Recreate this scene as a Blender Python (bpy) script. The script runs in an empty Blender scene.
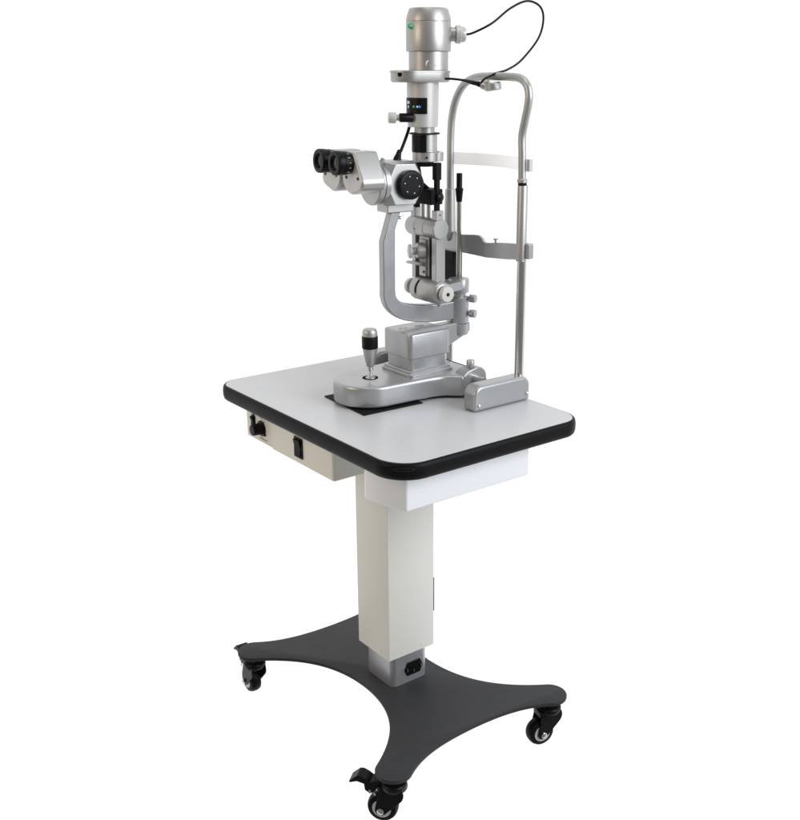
import bpy, bmesh, math, random
from mathutils import Vector, Matrix
random.seed(4)
R = math.radians
scene = bpy.context.scene
col = scene.collection

# ------------------------------------------------------------------ materials
def new_mat(name, base, metallic=0.0, rough=0.5, coat=0.0, grain=0.0, grain_scale=900, bump=0.0,
            bump_scale=1500, mottle=0.05, spec=0.5, aniso=0.0, smudge=0.08, ior=None):
    m = bpy.data.materials.new(name); m.use_nodes = True
    nt = m.node_tree; N = nt.nodes; L = nt.links
    b = N['Principled BSDF']
    b.inputs['Metallic'].default_value = metallic
    b.inputs['Coat Weight'].default_value = coat
    b.inputs['Coat Roughness'].default_value = 0.12
    b.inputs['Specular IOR Level'].default_value = spec
    b.inputs['Anisotropic'].default_value = aniso
    tc = N.new('ShaderNodeTexCoord')
    # slow colour mottling and fine grain
    n1 = N.new('ShaderNodeTexNoise'); n1.inputs['Scale'].default_value = 14; n1.inputs['Detail'].default_value = 6
    n2 = N.new('ShaderNodeTexNoise'); n2.inputs['Scale'].default_value = grain_scale; n2.inputs['Detail'].default_value = 2
    L.new(tc.outputs['Object'], n1.inputs['Vector']); L.new(tc.outputs['Object'], n2.inputs['Vector'])
    hs = N.new('ShaderNodeMix'); hs.data_type = 'RGBA'; hs.blend_type = 'MIX'
    c = list(base) + [1]
    lo = [max(0, x * (1 - mottle)) for x in base] + [1]; hi = [min(1, x * (1 + mottle)) for x in base] + [1]
    hs.inputs[6].default_value = lo; hs.inputs[7].default_value = hi
    L.new(n1.outputs['Fac'], hs.inputs[0])
    out = hs.outputs[2]
    if grain > 0:
        g = N.new('ShaderNodeMapRange'); g.inputs[1].default_value = .3; g.inputs[2].default_value = .7
        g.inputs[3].default_value = 1 - grain; g.inputs[4].default_value = 1 + grain
        L.new(n2.outputs['Fac'], g.inputs[0])
        mul = N.new('ShaderNodeMix'); mul.data_type = 'RGBA'; mul.blend_type = 'MULTIPLY'; mul.inputs[0].default_value = 1
        L.new(out, mul.inputs[6]); L.new(g.outputs[0], mul.inputs[7]); out = mul.outputs[2]
    L.new(out, b.inputs['Base Color'])
    n3 = N.new('ShaderNodeTexNoise'); n3.inputs['Scale'].default_value = 45; n3.inputs['Detail'].default_value = 8
    L.new(tc.outputs['Object'], n3.inputs['Vector'])
    r = N.new('ShaderNodeMapRange'); r.inputs[1].default_value = .3; r.inputs[2].default_value = .7
    r.inputs[3].default_value = max(.02, rough - smudge); r.inputs[4].default_value = min(1, rough + smudge)
    L.new(n3.outputs['Fac'], r.inputs[0]); L.new(r.outputs[0], b.inputs['Roughness'])
    if bump > 0:
        n4 = N.new('ShaderNodeTexNoise'); n4.inputs['Scale'].default_value = bump_scale; n4.inputs['Detail'].default_value = 3
        L.new(tc.outputs['Object'], n4.inputs['Vector'])
        bp = N.new('ShaderNodeBump'); bp.inputs['Strength'].default_value = bump; bp.inputs['Distance'].default_value = .0006
        L.new(n4.outputs['Fac'], bp.inputs['Height']); L.new(bp.outputs[0], b.inputs['Normal'])
    return m

M = dict(
    silver=new_mat('silver_paint', (.38, .385, .395), .55, .32, coat=.12, grain=.10, grain_scale=1600, bump=.06, smudge=.03),
    silver_light=new_mat('light_anodised_aluminium', (.43, .428, .422), .72, .40, grain=.04, grain_scale=1500, smudge=.01, mottle=.01),
    head=new_mat('satin_lamp_housing', (.41, .405, .39), .8, .42, grain=.04, grain_scale=1500, smudge=.015, mottle=.015),
    pale=new_mat('pale_satin_metal', (.52, .51, .50), .35, .42, grain=.03, smudge=.02, mottle=.02),
    chrome=new_mat('polished_steel', (.64, .63, .61), 1.0, .20, smudge=0, mottle=0),
    steel=new_mat('brushed_steel_rod', (.46, .44, .40), 1.0, .26, smudge=0, mottle=0),
    knurl=new_mat('knurled_aluminium', (.60, .59, .56), .4, .45, grain=.12, grain_scale=1200, bump=.3, smudge=.03),
    black=new_mat('black_satin_plastic', (.0055, .0055, .006), 0, .36, bump=.05, spec=.15, smudge=.04),
    black_matte=new_mat('black_matte_metal', (.005, .005, .0055), 0, .6, spec=.15, smudge=.04),
    rubber=new_mat('black_rubber_edging', (.0065, .0065, .007), 0, .42, bump=.12, bump_scale=900, spec=.09, smudge=.03),
    mat_rubber=new_mat('black_rubber_sheet', (.007, .007, .0075), 0, .7, bump=.3, spec=.15),
    glass=new_mat('dark_eyepiece_glass', (.016, .008, .005), 0, .12, spec=.25),
    laminate=new_mat('light_grey_laminate', (.515, .523, .540), 0, .30, grain=.02, grain_scale=900, mottle=.006, smudge=.01),
    seam=new_mat('white_laminate_edge', (.80, .80, .80), 0, .4),
    cream=new_mat('cream_powder_coat', (.70, .69, .635), 0, .42, grain=.02, mottle=.008, smudge=.02, bump=.06, bump_scale=900),
    cream_warm=new_mat('beige_powder_coat', (.72, .695, .625), 0, .5, grain=.02, bump=.06, bump_scale=900, mottle=.012, smudge=.03),
    white=new_mat('white_enamel', (.79, .80, .825), 0, .30, mottle=0, smudge=0),
    base=new_mat('dark_grey_powder_coat', (.031, .032, .035), 0, .55, grain=.12, grain_scale=800, bump=.30, bump_scale=900, spec=.22, mottle=.02, smudge=.02),
    post=new_mat('grey_column_aluminium', (.46, .46, .485), .75, .40, grain=.05, smudge=.03),
    band=new_mat('white_translucent_strap', (.93, .925, .915), 0, .45),
    green=new_mat('green_lamp_lens', (.0, .42, .13), 0, .25, coat=.6),
    blue=new_mat('blue_filter_mark', (.02, .30, .85), 0, .4),
    mark=new_mat('grey_engraving', (.16, .16, .15), 0, .6),
    ink=new_mat('white_print', (.8, .8, .8), 0, .5),
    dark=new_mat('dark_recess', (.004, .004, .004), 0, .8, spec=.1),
)
_b = M['band'].node_tree.nodes['Principled BSDF']
_tr = M['band'].node_tree.nodes.new('ShaderNodeBsdfTranslucent'); _tr.inputs['Color'].default_value = (.96, .955, .945, 1)
_mx = M['band'].node_tree.nodes.new('ShaderNodeMixShader'); _mx.inputs[0].default_value = .72
_lk = M['band'].node_tree.links; _lk.new(_b.outputs[0], _mx.inputs[1]); _lk.new(_tr.outputs[0], _mx.inputs[2])
_lk.new(_mx.outputs[0], M['band'].node_tree.nodes['Material Output'].inputs['Surface'])

# ------------------------------------------------------------------ mesh helpers
def basis(direction, up=(0, 0, 1)):
    z = Vector(direction).normalized(); u = Vector(up)
    if abs(z.dot(u)) > .98: u = Vector((1, 0, 0))
    x = u.cross(z).normalized(); y = z.cross(x)
    m = Matrix.Identity(4)
    for i in range(3): m[i][0] = x[i]; m[i][1] = y[i]; m[i][2] = z[i]
    return m

class MB:
    """collects shapes into one mesh object; world coordinates (optionally through a frame matrix)"""
    def __init__(s, frame=None): s.bm = bmesh.new(); s.f = frame or Matrix.Identity(4)
    def _add(s, vs, fs, m=None):
        m = s.f @ (m or Matrix.Identity(4))
        v = [s.bm.verts.new(m @ Vector(p)) for p in vs]
        for f in fs:
            try: s.bm.faces.new([v[i] for i in f])
            except ValueError: pass
        return v
    def box(s, x0, x1, y0, y1, z0, z1, m=None):
        vs = [(x, y, z) for z in (z0, z1) for y in (y0, y1) for x in (x0, x1)]
        s._add(vs, [(0, 2, 3, 1), (4, 5, 7, 6), (0, 1, 5, 4), (1, 3, 7, 5), (3, 2, 6, 7), (2, 0, 4, 6)], m); return s
    def lathe(s, prof, o=(0, 0, 0), d=(0, 0, 1), seg=56, up=(0, 0, 1), ripple=0, nr=0):
        m = Matrix.Translation(o) @ basis(d, up)
        vs = []; fs = []; n = len(prof)
        for k in range(seg):
            a = 2 * math.pi * k / seg
            for (r, z) in prof:
                rr = r
                if ripple and r > 1e-5: rr = r + (ripple if (k * nr // seg) % 2 else 0)
                vs.append((rr * math.cos(a), rr * math.sin(a), z))
        for k in range(seg):
            k2 = (k + 1) % seg
            for i in range(n - 1): fs.append((k * n + i, k2 * n + i, k2 * n + i + 1, k * n + i + 1))
        fs.append(tuple(k * n for k in range(seg))[::-1]); fs.append(tuple(k * n + n - 1 for k in range(seg)))
        s._add(vs, fs, m); return s
    def cyl(s, o, d, r, h, seg=40, r2=None, ch=0.0, **k):
        r2 = r if r2 is None else r2
        if ch: prof = [(r - ch, 0), (r, ch), (r2, h - ch), (r2 - ch, h)]
        else: prof = [(r, 0), (r2, h)]
        return s.lathe(prof, o, d, seg, **k)
    def prism(s, pts, z0, z1, m=None):
        n = len(pts); a = sum(pts[i][0] * pts[(i + 1) % n][1] - pts[(i + 1) % n][0] * pts[i][1] for i in range(n))
        if a < 0: pts = pts[::-1]
        vs = [(p[0], p[1], z0) for p in pts] + [(p[0], p[1], z1) for p in pts]
        fs = [tuple(range(n))[::-1], tuple(range(n, 2 * n))] + [(i, (i + 1) % n, n + (i + 1) % n, n + i) for i in range(n)]
        s._add(vs, fs, m); return s
    def tube(s, pts, r, seg=20, smooth=8, cap=True, flat=None):
        P = [Vector(p) for p in pts]
        if smooth > 1 and len(P) > 2:
            Q = []; E = [P[0] * 2 - P[1]] + P + [P[-1] * 2 - P[-2]]
            for i in range(1, len(E) - 2):
                for k in range(smooth):
                    t = k / smooth; a, b, c, d = E[i - 1:i + 3]
                    Q.append(.5 * ((2 * b) + (c - a) * t + (2 * a - 5 * b + 4 * c - d) * t * t + (3 * b - a - 3 * c + d) * t ** 3))
            Q.append(P[-1]); P = Q
        rr = r if callable(r) else (lambda t: r)
        vs = []; fs = []; nrm = None
        for i, p in enumerate(P):
            t = (P[min(i + 1, len(P) - 1)] - P[max(i - 1, 0)]).normalized()
            if nrm is None:
                nrm = t.cross(Vector((0, 0, 1)));
                if nrm.length < .05: nrm = t.cross(Vector((1, 0, 0)))
            nrm = (nrm - t * nrm.dot(t)).normalized(); bn = t.cross(nrm)
            q = rr(i / (len(P) - 1))
            for k in range(seg):
                a = 2 * math.pi * k / seg; vs.append(p + nrm * q * math.cos(a) + bn * q * math.sin(a))
        n = len(P)
        for i in range(n - 1):
            for k in range(seg):
                k2 = (k + 1) % seg; fs.append((i * seg + k, i * seg + k2, (i + 1) * seg + k2, (i + 1) * seg + k))
        fs.append(tuple(range(seg))[::-1]); fs.append(tuple((n - 1) * seg + k for k in range(seg)))
        s._add(vs, fs); return s
    def sheet(s, pts, h, t, m=None):
        """thick strip following plan points, given (x,y,ztop,zbot) rows"""
        n = len(pts); vs = []; fs = []
        for i in range(n):
            a = Vector(pts[max(i - 1, 0)][:2]); b = Vector(pts[min(i + 1, n - 1)][:2]); d = (b - a).normalized(); q = Vector((-d.y, d.x)) * t / 2
            x, y, zt, zb = pts[i]
            vs += [(x + q.x, y + q.y, zt), (x - q.x, y - q.y, zt), (x - q.x, y - q.y, zb), (x + q.x, y + q.y, zb)]
        for i in range(n - 1):
            for k in range(4): fs.append((i * 4 + k, i * 4 + (k + 1) % 4, (i + 1) * 4 + (k + 1) % 4, (i + 1) * 4 + k))
        fs.append((0, 3, 2, 1)); e = (n - 1) * 4; fs.append((e, e + 1, e + 2, e + 3))
        s._add(vs, fs, m); return s
    def hull(s, pts):
        v = s._add(pts, []); res = bmesh.ops.convex_hull(s.bm, input=v)
        junk = [g for g in res['geom_interior'] + res['geom_unused'] if isinstance(g, bmesh.types.BMVert)]
        if junk: bmesh.ops.delete(s.bm, geom=list(set(junk)), context='VERTS')
        bmesh.ops.dissolve_limit(s.bm, angle_limit=R(1), verts=s.bm.verts, edges=s.bm.edges); return s
    def build(s, name, mat, parent=None, bevel=0.0, seg=3, angle=35, label=None):
        bmesh.ops.recalc_face_normals(s.bm, faces=s.bm.faces)
        while parent is not None and parent.parent is not None and parent.parent.parent is not None: parent = parent.parent
        org = Vector((0, 0, 0))
        p = parent
        while p is not None: org += Vector(p.location); p = p.parent
        bmesh.ops.translate(s.bm, verts=s.bm.verts, vec=-org)
        me = bpy.data.meshes.new(name); s.bm.to_mesh(me); s.bm.free()
        for f in me.polygons: f.use_smooth = True
        me.set_sharp_from_angle(angle=R(angle))
        me.materials.append(M[mat] if isinstance(mat, str) else mat)
        o = bpy.data.objects.new(name, me); col.objects.link(o)
        if parent is not None: o.parent = parent
        if bevel:
            b = o.modifiers.new('bevel', 'BEVEL'); b.width = bevel; b.segments = seg; b.limit_method = 'ANGLE'; b.angle_limit = R(angle); b.harden_normals = True
        if label: o['label'] = label
        return o

def empty(name, loc, label, cat, group=None):
    o = bpy.data.objects.new(name, None); col.objects.link(o); o.location = loc; o.empty_display_size = .05
    o['label'] = label; o['category'] = cat
    if group: o['group'] = group
    return o

def rrect(x0, x1, y0, y1, r, n=12):
    out = []
    rs = r if isinstance(r, tuple) else (r,) * 4
    for cx, cy, a0, r in ((x1 - rs[0], y1 - rs[0], 0, rs[0]), (x0 + rs[1], y1 - rs[1], 90, rs[1]), (x0 + rs[2], y0 + rs[2], 180, rs[2]), (x1 - rs[3], y0 + rs[3], 270, rs[3])):
        for k in range(n + 1):
            a = R(a0 + 90 * k / n); out.append((cx + r * math.cos(a), cy + r * math.sin(a)))
    return out
def circ(cx, cy, r, a0=0, a1=360, n=40):
    return [(cx + r * math.cos(R(a0 + (a1 - a0) * k / n)), cy + r * math.sin(R(a0 + (a1 - a0) * k / n))) for k in range(n + (0 if a1 - a0 == 360 else 1))]
def hull2(pts):
    pts = sorted(set((round(a, 6), round(b, 6)) for a, b in pts))
    def half(ps):
        h = []
        for p in ps:
            while len(h) > 1 and (h[-1][0] - h[-2][0]) * (p[1] - h[-2][1]) - (h[-1][1] - h[-2][1]) * (p[0] - h[-2][0]) <= 1e-10: h.pop()
            h.append(p)
        return h
    return half(pts)[:-1] + half(pts[::-1])[:-1]
def catmull(pts, n=10):
    P = [Vector(p) for p in pts]; E = [P[0] * 2 - P[1]] + P + [P[-1] * 2 - P[-2]]; Q = []
    for i in range(1, len(E) - 2):
        for k in range(n):
            t = k / n; a, b, c, d = E[i - 1:i + 3]
            Q.append(.5 * ((2 * b) + (c - a) * t + (2 * a - 5 * b + 4 * c - d) * t * t + (3 * b - a - 3 * c + d) * t ** 3))
    Q.append(P[-1]); return [tuple(q) for q in Q]
XZ = Matrix(((1, 0, 0, 0), (0, 0, -1, 0), (0, 1, 0, 0), (0, 0, 0, 1)))   # prism (x,z) extruded along -Y
def ringed(mb, outline, prof):
    """loft: the same outline inset by prof (inset, z) rows"""
    n = len(outline)
    a = sum(outline[i][0] * outline[(i + 1) % n][1] - outline[(i + 1) % n][0] * outline[i][1] for i in range(n))
    if a < 0: outline = outline[::-1]
    nr = []
    for i in range(n):
        p = Vector(outline[i - 1]); q = Vector(outline[(i + 1) % n]); d = (q - p).normalized(); nr.append(Vector((-d.y, d.x)))
    vs = []; fs = []
    for ins, z in prof:
        for i in range(n): vs.append((outline[i][0] + nr[i].x * ins, outline[i][1] + nr[i].y * ins, z))
    for k in range(len(prof) - 1):
        for i in range(n): fs.append((k * n + i, k * n + (i + 1) % n, (k + 1) * n + (i + 1) % n, (k + 1) * n + i))
    fs.append(tuple(range(n))[::-1]); fs.append(tuple((len(prof) - 1) * n + i for i in range(n)))
    mb._add(vs, fs); return mb

# =================================================================== INSTRUMENT TABLE
FLOOR = -.018
TZ = .72
table = empty('instrument_table', (0, 0, FLOOR), 'wheeled instrument table with black edged grey top, cream column and dark star base', 'table')
# table top: X -.217...217, Y -.311...333
TX0, TX1, TY0, TY1 = -.2171, .2205, -.3108, .3358
CR = (.048, .042, .060, .042)
top = ringed(MB(), rrect(TX0, TX1, TY0, TY1, CR, 20), [(.0005, TZ - .030), (0, TZ - .0285), (0, TZ - .0006), (.0006, TZ)]).build('tabletop', 'laminate', table)
ed = rrect(TX0 - .0004, TX1 + .0004, TY0 - .0004, TY1 + .0004, tuple(c + .0004 for c in CR), 24)
n = len(ed); mb = MB(); vs = []; fs = []
sec = [(0, -.0012), (-.0022, -.0010), (-.0048, -.0034), (-.0062, -.0085), (-.0066, -.016), (-.0062, -.0235), (-.0046, -.0290), (-.0018, -.0318), (.004, -.0324), (.004, -.030)]
for i in range(n):
    p = Vector(ed[i - 1]); q = Vector(ed[(i + 1) % n]); d = (q - p).normalized(); nr = Vector((-d.y, d.x))
    for ins, dz in sec: vs.append((ed[i][0] + nr.x * ins, ed[i][1] + nr.y * ins, TZ + dz))
k = len(sec)
for i in range(n):
    for j in range(k): fs.append((i * k + j, i * k + (j + 1) % k, ((i + 1) % n) * k + (j + 1) % k, ((i + 1) % n) * k + j))
mb._add(vs, fs); edge = mb.build('edge_band', 'rubber', top, angle=60)
# small moulded oval on the front corner of the edging
cx, cy, rr_ = TX0 + .060, TY0 + .060, .060 + .0068
mb = MB(); pts = []
for j in range(25):
    a = 2 * math.pi * j / 24; th = R(231 + 17 * math.cos(a)); z = TZ - .0110 + .0026 * math.sin(a) * abs(math.sin(a)) ** .3
    pts.append((cx + rr_ * math.cos(th), cy + rr_ * math.sin(th), z))
mb.tube(pts, .00030, 6, 1); mb.build('moulded_mark', 'base', edge)

# column: outer cream sleeve, inner aluminium profile, side strips, screws
CZ0 = .1674
shell = MB().prism(rrect(-.0594, .0594, -.0568, .0568, .0012, 3), CZ0, .685).build('column_sleeve', 'cream', table, bevel=.0006)
MB().box(.0596, .0617, -.0560, -.050, .248, .326).build('side_slot', 'black_matte', shell)
for x, y, d in ((-.024, -.057, (0, -1, 0)), (.028, -.057, (0, -1, 0)), (-.0596, -.026, (-1, 0, 0)), (-.0596, .024, (-1, 0, 0))):
    MB().lathe([(.0022, 0), (.0020, .0006), (.0008, .001)], (x, y, CZ0 + .012), d, 14).build('screw', 'seam', shell)
inner = MB().prism(rrect(-.0475, .0475, -.0505, .0475, .014, 8), .0945, CZ0 + .05).build('column_core', 'post', table)
hexo = [(-.017, -.0155), (.017, -.0155), (.0245, .0), (.0175, .016), (-.0155, .016), (-.0235, 0)]
hexo = [(x + .008, z + .127) for x, z in hexo]
sock = MB().prism(hexo, .0503, .0535, XZ).build('power_inlet', 'black', inner, bevel=.001)
ins = [((x - .008) * .72 + .008, (z - .127) * .66 + .127) for x, z in hexo]
MB().prism(ins, .0536, .0548, XZ).build('socket_well', 'dark', sock)
for x, z in ((-.0105, .1275), (.0255, .1285), (.006, .1225)):
    MB().box(x - .0012, x + .0012, -.0572, -.0545, z - .003, z + .003).build('contact_pin', 'chrome', sock)

# star base plate
wx = lambda y: .0855 + 1.5 * y * y + 15.3 * y ** 4
wy = lambda x: .2590 + .65 * x * x + 17.5 * x ** 4
tip = circ(.2047, .2713, .0362, -50, 122, 30)
quarter = [(wx(.2385 * k / 40), .2385 * k / 40) for k in range(40)] + tip + [(.1815 * (40 - k) / 40, wy(.1815 * (40 - k) / 40)) for k in range(40)]
full = quarter + [(0, .2590)] + [(-x, y) for x, y in quarter[::-1]][:-1] + [(-.0855, 0)] + [(-x, -y) for x, y in quarter][1:] + [(0, -.2590)] + [(x, -y) for x, y in quarter[::-1]][:-1]
ringed(MB(), full, [(.002, .0865), (.0004, .0875), (0, .0885), (0, .0935), (.0006, .0946), (.0018, .095)]).build('base_plate', 'base', table, angle=40)

# under-table boxes
def cbox(name, x0, x1, y0, y1, z0, z1, mat, r=.006, bev=.003):
    return MB().prism(rrect(x0, x1, y0, y1, r, 6), z0, z1).build(name, mat, table, bevel=bev)
# white drawer housing with bowed front
bow = [(-.176, -.279)] + [(-.176 - .022 * math.sin(R(90 * t / 10)) , -.279 + .096 * t / 10) for t in range(1, 11)] + [(-.194, -.177), (-.188, -.174), (.116, -.174), (.116, -.279)]
MB().prism(bow, .617, TZ - .0325).build('drawer_housing', 'white', table, bevel=.0035)
pw = cbox('power_box', -.186, -.062, -.060, .176, .6065, TZ - .0325, 'cream_warm', .006, .004)
pn = cbox('control_box', -.181, -.062, .1765, .2870, .6065, TZ - .0325, 'cream_warm', .002, .0015)
XW = -.1861
def sw(parent, y, z, w, h, x):
    s = MB().prism(rrect(-w / 2, w / 2, -h / 2, h / 2, .0015, 4), 0, .0028, Matrix.Translation((x, y, z)) @ basis((-1, 0, 0))).build('rocker_switch', 'black', parent, bevel=.0006)
    c = MB(); m = Matrix.Translation((x - .003, y, z))
    c._add([(0, -w * .36, h * .4), (0, w * .36, h * .4), (-.0045, -w * .36, h * .4), (-.0045, w * .36, h * .4),
            (-.0008, -w * .36, 0), (-.0008, w * .36, 0), (0, -w * .36, -h * .4), (0, w * .36, -h * .4), (-.0022, -w * .36, -h * .4), (-.0022, w * .36, -h * .4)],
           [(0, 2, 3, 1), (2, 4, 5, 3), (4, 8, 9, 5), (8, 6, 7, 9), (0, 1, 7, 6), (0, 6, 8, 4, 2), (1, 3, 5, 9, 7)], m)
    c.build('rocker', 'black_matte', s)
sw(pw, .0640, .642, .0300, .0430, XW)
XK = -.1811
sw(pn, .2560, .6455, .0145, .0270, XK)
kb = MB()
kb.lathe([(.0165, 0), (.0165, .0025), (.0125, .004), (.0115, .022), (.0105, .0235), (.006, .024)], (XK, .2225, .6385), (-1, 0, 0), 40, ripple=.0005, nr=20)
kb.prism([(-.005, .010), (.005, .010), (0, .022)], .0005, .0045, Matrix.Translation((XK, .2225, .6385)) @ Matrix.Rotation(R(125), 4, 'X') @ basis((-1, 0, 0)))
kb.build('dimmer_knob', 'black', pn)
MB().lathe([(.0048, 0), (.0048, .0015), (.0036, .004), (.001, .0052)], (XK, .2550, .6640), (-1, 0, 0), 24).build('indicator_lamp', 'green', pn)
for y, z, w, h in ((.2275, .6615, .0012, .004), (.2210, .6640, .005, .0012), (.2195, .6605, .0012, .003), (.2115, .6570, .004, .0012), (.2110, .6540, .0012, .004),
                   (.2300, .6155, .004, .0022), (.2245, .6150, .003, .0022), (.2195, .6150, .0034, .0022), (.2140, .6152, .0030, .0022), (.2085, .6152, .0036, .0022), (.2035, .6152, .0030, .0022)):
    MB().box(XK - .0004, XK - .00005, y - w / 2, y + w / 2, z - h / 2, z + h / 2).build('printed_mark', 'mark', pn)

# ---- casters
def caster(stem, trail, brake=True, label=None):
    root = bpy.data.objects.new('caster', None); col.objects.link(root); root.parent = table
    root.location = Vector((stem[0], stem[1], .0865)) - Vector((0, 0, FLOOR)); root.empty_display_size = .02
    if label: root['label'] = label
    a = math.atan2(trail[1], trail[0])
    F = Matrix.Translation((stem[0], stem[1], .0865)) @ Matrix.Rotation(a, 4, 'Z')
    # local: +x trailing, z down negative, wheel centre (.022,0,-.076)
    def B(): return MB(F)
    b = B(); b.lathe([(.013, -.0145), (.0115, -.013), (.0115, -.003), (.015, -.0025), (.015, 0)], (0, 0, 0), (0, 0, 1), 6)
    b.lathe([(.006, -.022), (.006, -.014)], (0, 0, 0), (0, 0, 1), 20)
    b.build('stem', 'chrome', root)
    f = B()
    f.lathe([(.012, -.034), (.0230, -.032), (.0252, -.028), (.0252, -.021), (.023, -.018), (.015, -.0165), (.013, -.019), (.007, -.019)], (0, 0, 0), (0, 0, 1), 40)
    for s_ in (-1, 1):
        cheek = hull2(circ(-.001, -.0370, .0215, 0, 360, 32) + circ(.0225, -.0760, .0115, 0, 360, 24) + [(.020, -.022), (.027, -.040)]); cheek = [p for p in cheek if p[1] < -.0195]
        y0, y1 = (s_ * .0148, s_ * .0182)
        m = Matrix(((1, 0, 0, 0), (0, 0, 1, 0), (0, 1, 0, 0), (0, 0, 0, 1)))
        f.prism(cheek, min(y0, y1), max(y0, y1), m)
    f.prism(rrect(-.018, .030, -.0182, .0182, .006, 4), -.036, -.024)
    f.build('fork', 'black', root, bevel=.0008)
    w = B(); w.lathe([(.012, -.0125), (.0240, -.0128), (.0275, -.0112), (.0298, -.006), (.0302, 0), (.0298, .006), (.0275, .0112), (.0240, .0128), (.012, .0125)], (.022, 0, -.076), (0, 1, 0), 48)
    wh = w.build('wheel', 'rubber', root)
    for s_ in (-1, 1):
        r_ = B(); r_.lathe([(.0128, 0), (.0186, 0), (.0182, .0012), (.0134, .0014)], (.022, s_ * .0127, -.076), (0, s_, 0), 44)
        r_.build('rim', 'knurl', wh)
        h = B(); h.lathe([(.0068, 0), (.0068, .0030), (.0045, .0046), (.001, .005)], (.022, s_ * .0184, -.0765), (0, s_, 0), 18)
        h.build('axle_bolt', 'chrome', wh)
    if brake:
        p = B()
        m = Matrix(((1, 0, 0, 0), (0, 0, 1, 0), (0, 1, 0, 0), (0, 0, 0, 1)))
        prof = [(.016, -.020), (.036, -.0160), (.044, -.0190), (.052, -.0130), (.062, -.0085), (.070, -.0090), (.086, -.0235), (.0840, -.0262), (.070, -.0215), (.056, -.0250), (.0545, -.038), (.045, -.045), (.036, -.040), (.030, -.032), (.016, -.030)]
        p.prism(prof, -.0135, .0135, m)
        bp = p.build('brake_pedal', 'black', root, bevel=.0010)
        for x, z in ((.0445, -.0385), (.033, -.0400)):
            for s_ in (-1, 1):
                g = B(); g.lathe([(.0030, 0), (.0026, .0012), (.001, .0016)], (x, s_ * (.0136 if x > .04 else .0183), z), (0, s_, 0), 14); g.build('rivet', 'chrome', bp)
    return root
caster((.2047, -.2713), (-.97, .24), False, 'caster without a brake pedal, under the right tip of the base')
caster((-.2047, -.2713), (-.63, .78), True)
caster((-.2047, .2713), (.06, 1.0), True)
caster((.2047, .2713), (.9, .4), True)

# =================================================================== RUBBER MAT
matp = [(-.105, -.0464), (-.0966, .1064), (.215, .090), (.20, -.062)]
sheet = MB().prism([(-.1050, -.0475), (-.0970, .1060), (.0390, .1000), (.0340, -.0535)], TZ + .0004, TZ + .0026).build('rubber_mat', 'mat_rubber', None, bevel=.0005)
sheet['label'] = 'thin black rubber sheet lying on the tabletop under the slit lamp base'; sheet['category'] = 'mat'

# =================================================================== CHIN REST FRAME
CX = .208
rest = empty('chin_rest_frame', (CX, -.02, TZ), 'silver tube frame with forehead strap and chin bar at the right of the tabletop', 'chin rest')
def foot(y0, y1):
    out = rrect(.0740, .2205, TZ + .0006 - .05, TZ + .0515, .021, 10)
    out = [(x, z) for x, z in out if z > TZ + .0006]
    out = [(.0740, TZ + .0006)] + sorted([p for p in out if p[0] < .147], key=lambda p: (p[1] if p[0] < .098 and p[1] < TZ + .0479 else 9, p[0])) + sorted([p for p in out if p[0] >= .147], key=lambda p: (p[0], -p[1])) + [(.2205, TZ + .0006)]
    return MB().prism(out, -y1, -y0, XZ)
MB().box(.1900, .2190, -.1300, .1700, TZ + .0006, TZ + .0060).build('foot_strip', 'silver', rest, bevel=.001)
for y0, y1 in ((-.1664, -.1300), (.1700, .2064)):
    f = foot(y0, y1).build('foot', 'silver', rest, bevel=.0065, seg=5, angle=50)
    if y0 < 0:
        for x, z in ((.0850, .7325), (.2120, .7350)):
            MB().lathe([(.0042, 0), (.0040, .0012), (.0025, .0026), (.0006, .0030)], (x, -.1665, z), (0, -1, 0), 20).build('screw', 'chrome', f)
NY, FY = -.1335, .0885
MB().lathe([(.0092, TZ + .030), (.0092, .999)], (CX, NY, 0), (0, 0, 1)).build('post', 'chrome', rest, label='near lower post of polished steel')
MB().lathe([(.0100, .999), (.0100, 1.142), (.0094, 1.1435)], (CX, NY + .003, 0), (0, 0, 1)).build('post', 'silver_light', rest)
MB().lathe([(.0084, 1.1437), (.0084, 1.1487)], (CX, NY + .0045, 0), (0, 0, 1)).build('post_ring', 'black_matte', rest)
MB().lathe([(.0096, 1.149), (.0096, 1.1545), (.0080, 1.156)], (CX, NY + .005, 0), (0, 0, 1)).build('collar', 'silver_light', rest)
MB().lathe([(.0072, TZ + .004), (.0072, .94)], (CX, FY, 0), (0, 0, 1)).build('post', 'chrome', rest, label='far lower post, thinner and mostly hidden')
MB().lathe([(.0055, 1.012), (.0100, 1.016), (.0128, 1.026), (.0126, 1.036), (.0105, 1.110), (.0100, 1.1185), (.0080, 1.120)], (CX, .0900, 0), (0, 0, 1)).build('height_sleeve', 'silver_light', rest)
hoop = [(CX, NY + .0055, 1.155), (CX, NY + .007, 1.200), (CX, NY + .0085, 1.235), (CX, -.1315, 1.263), (CX, -.1385, 1.290), (CX, -.1405, 1.3105), (CX, -.1330, 1.3280), (CX, -.1150, 1.3385), (CX, -.085, 1.3412), (CX, -.028, 1.3420), (CX, .016, 1.3390),
        (CX, .0485, 1.3260), (CX, .0725, 1.2985), (CX, .0850, 1.2640), (CX, .0890, 1.225), (CX, .0896, 1.18), (CX, .0898, 1.115)]
MB().tube(hoop, lambda t: .0076, 24, 8).build('hoop', 'silver_light', rest)
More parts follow.
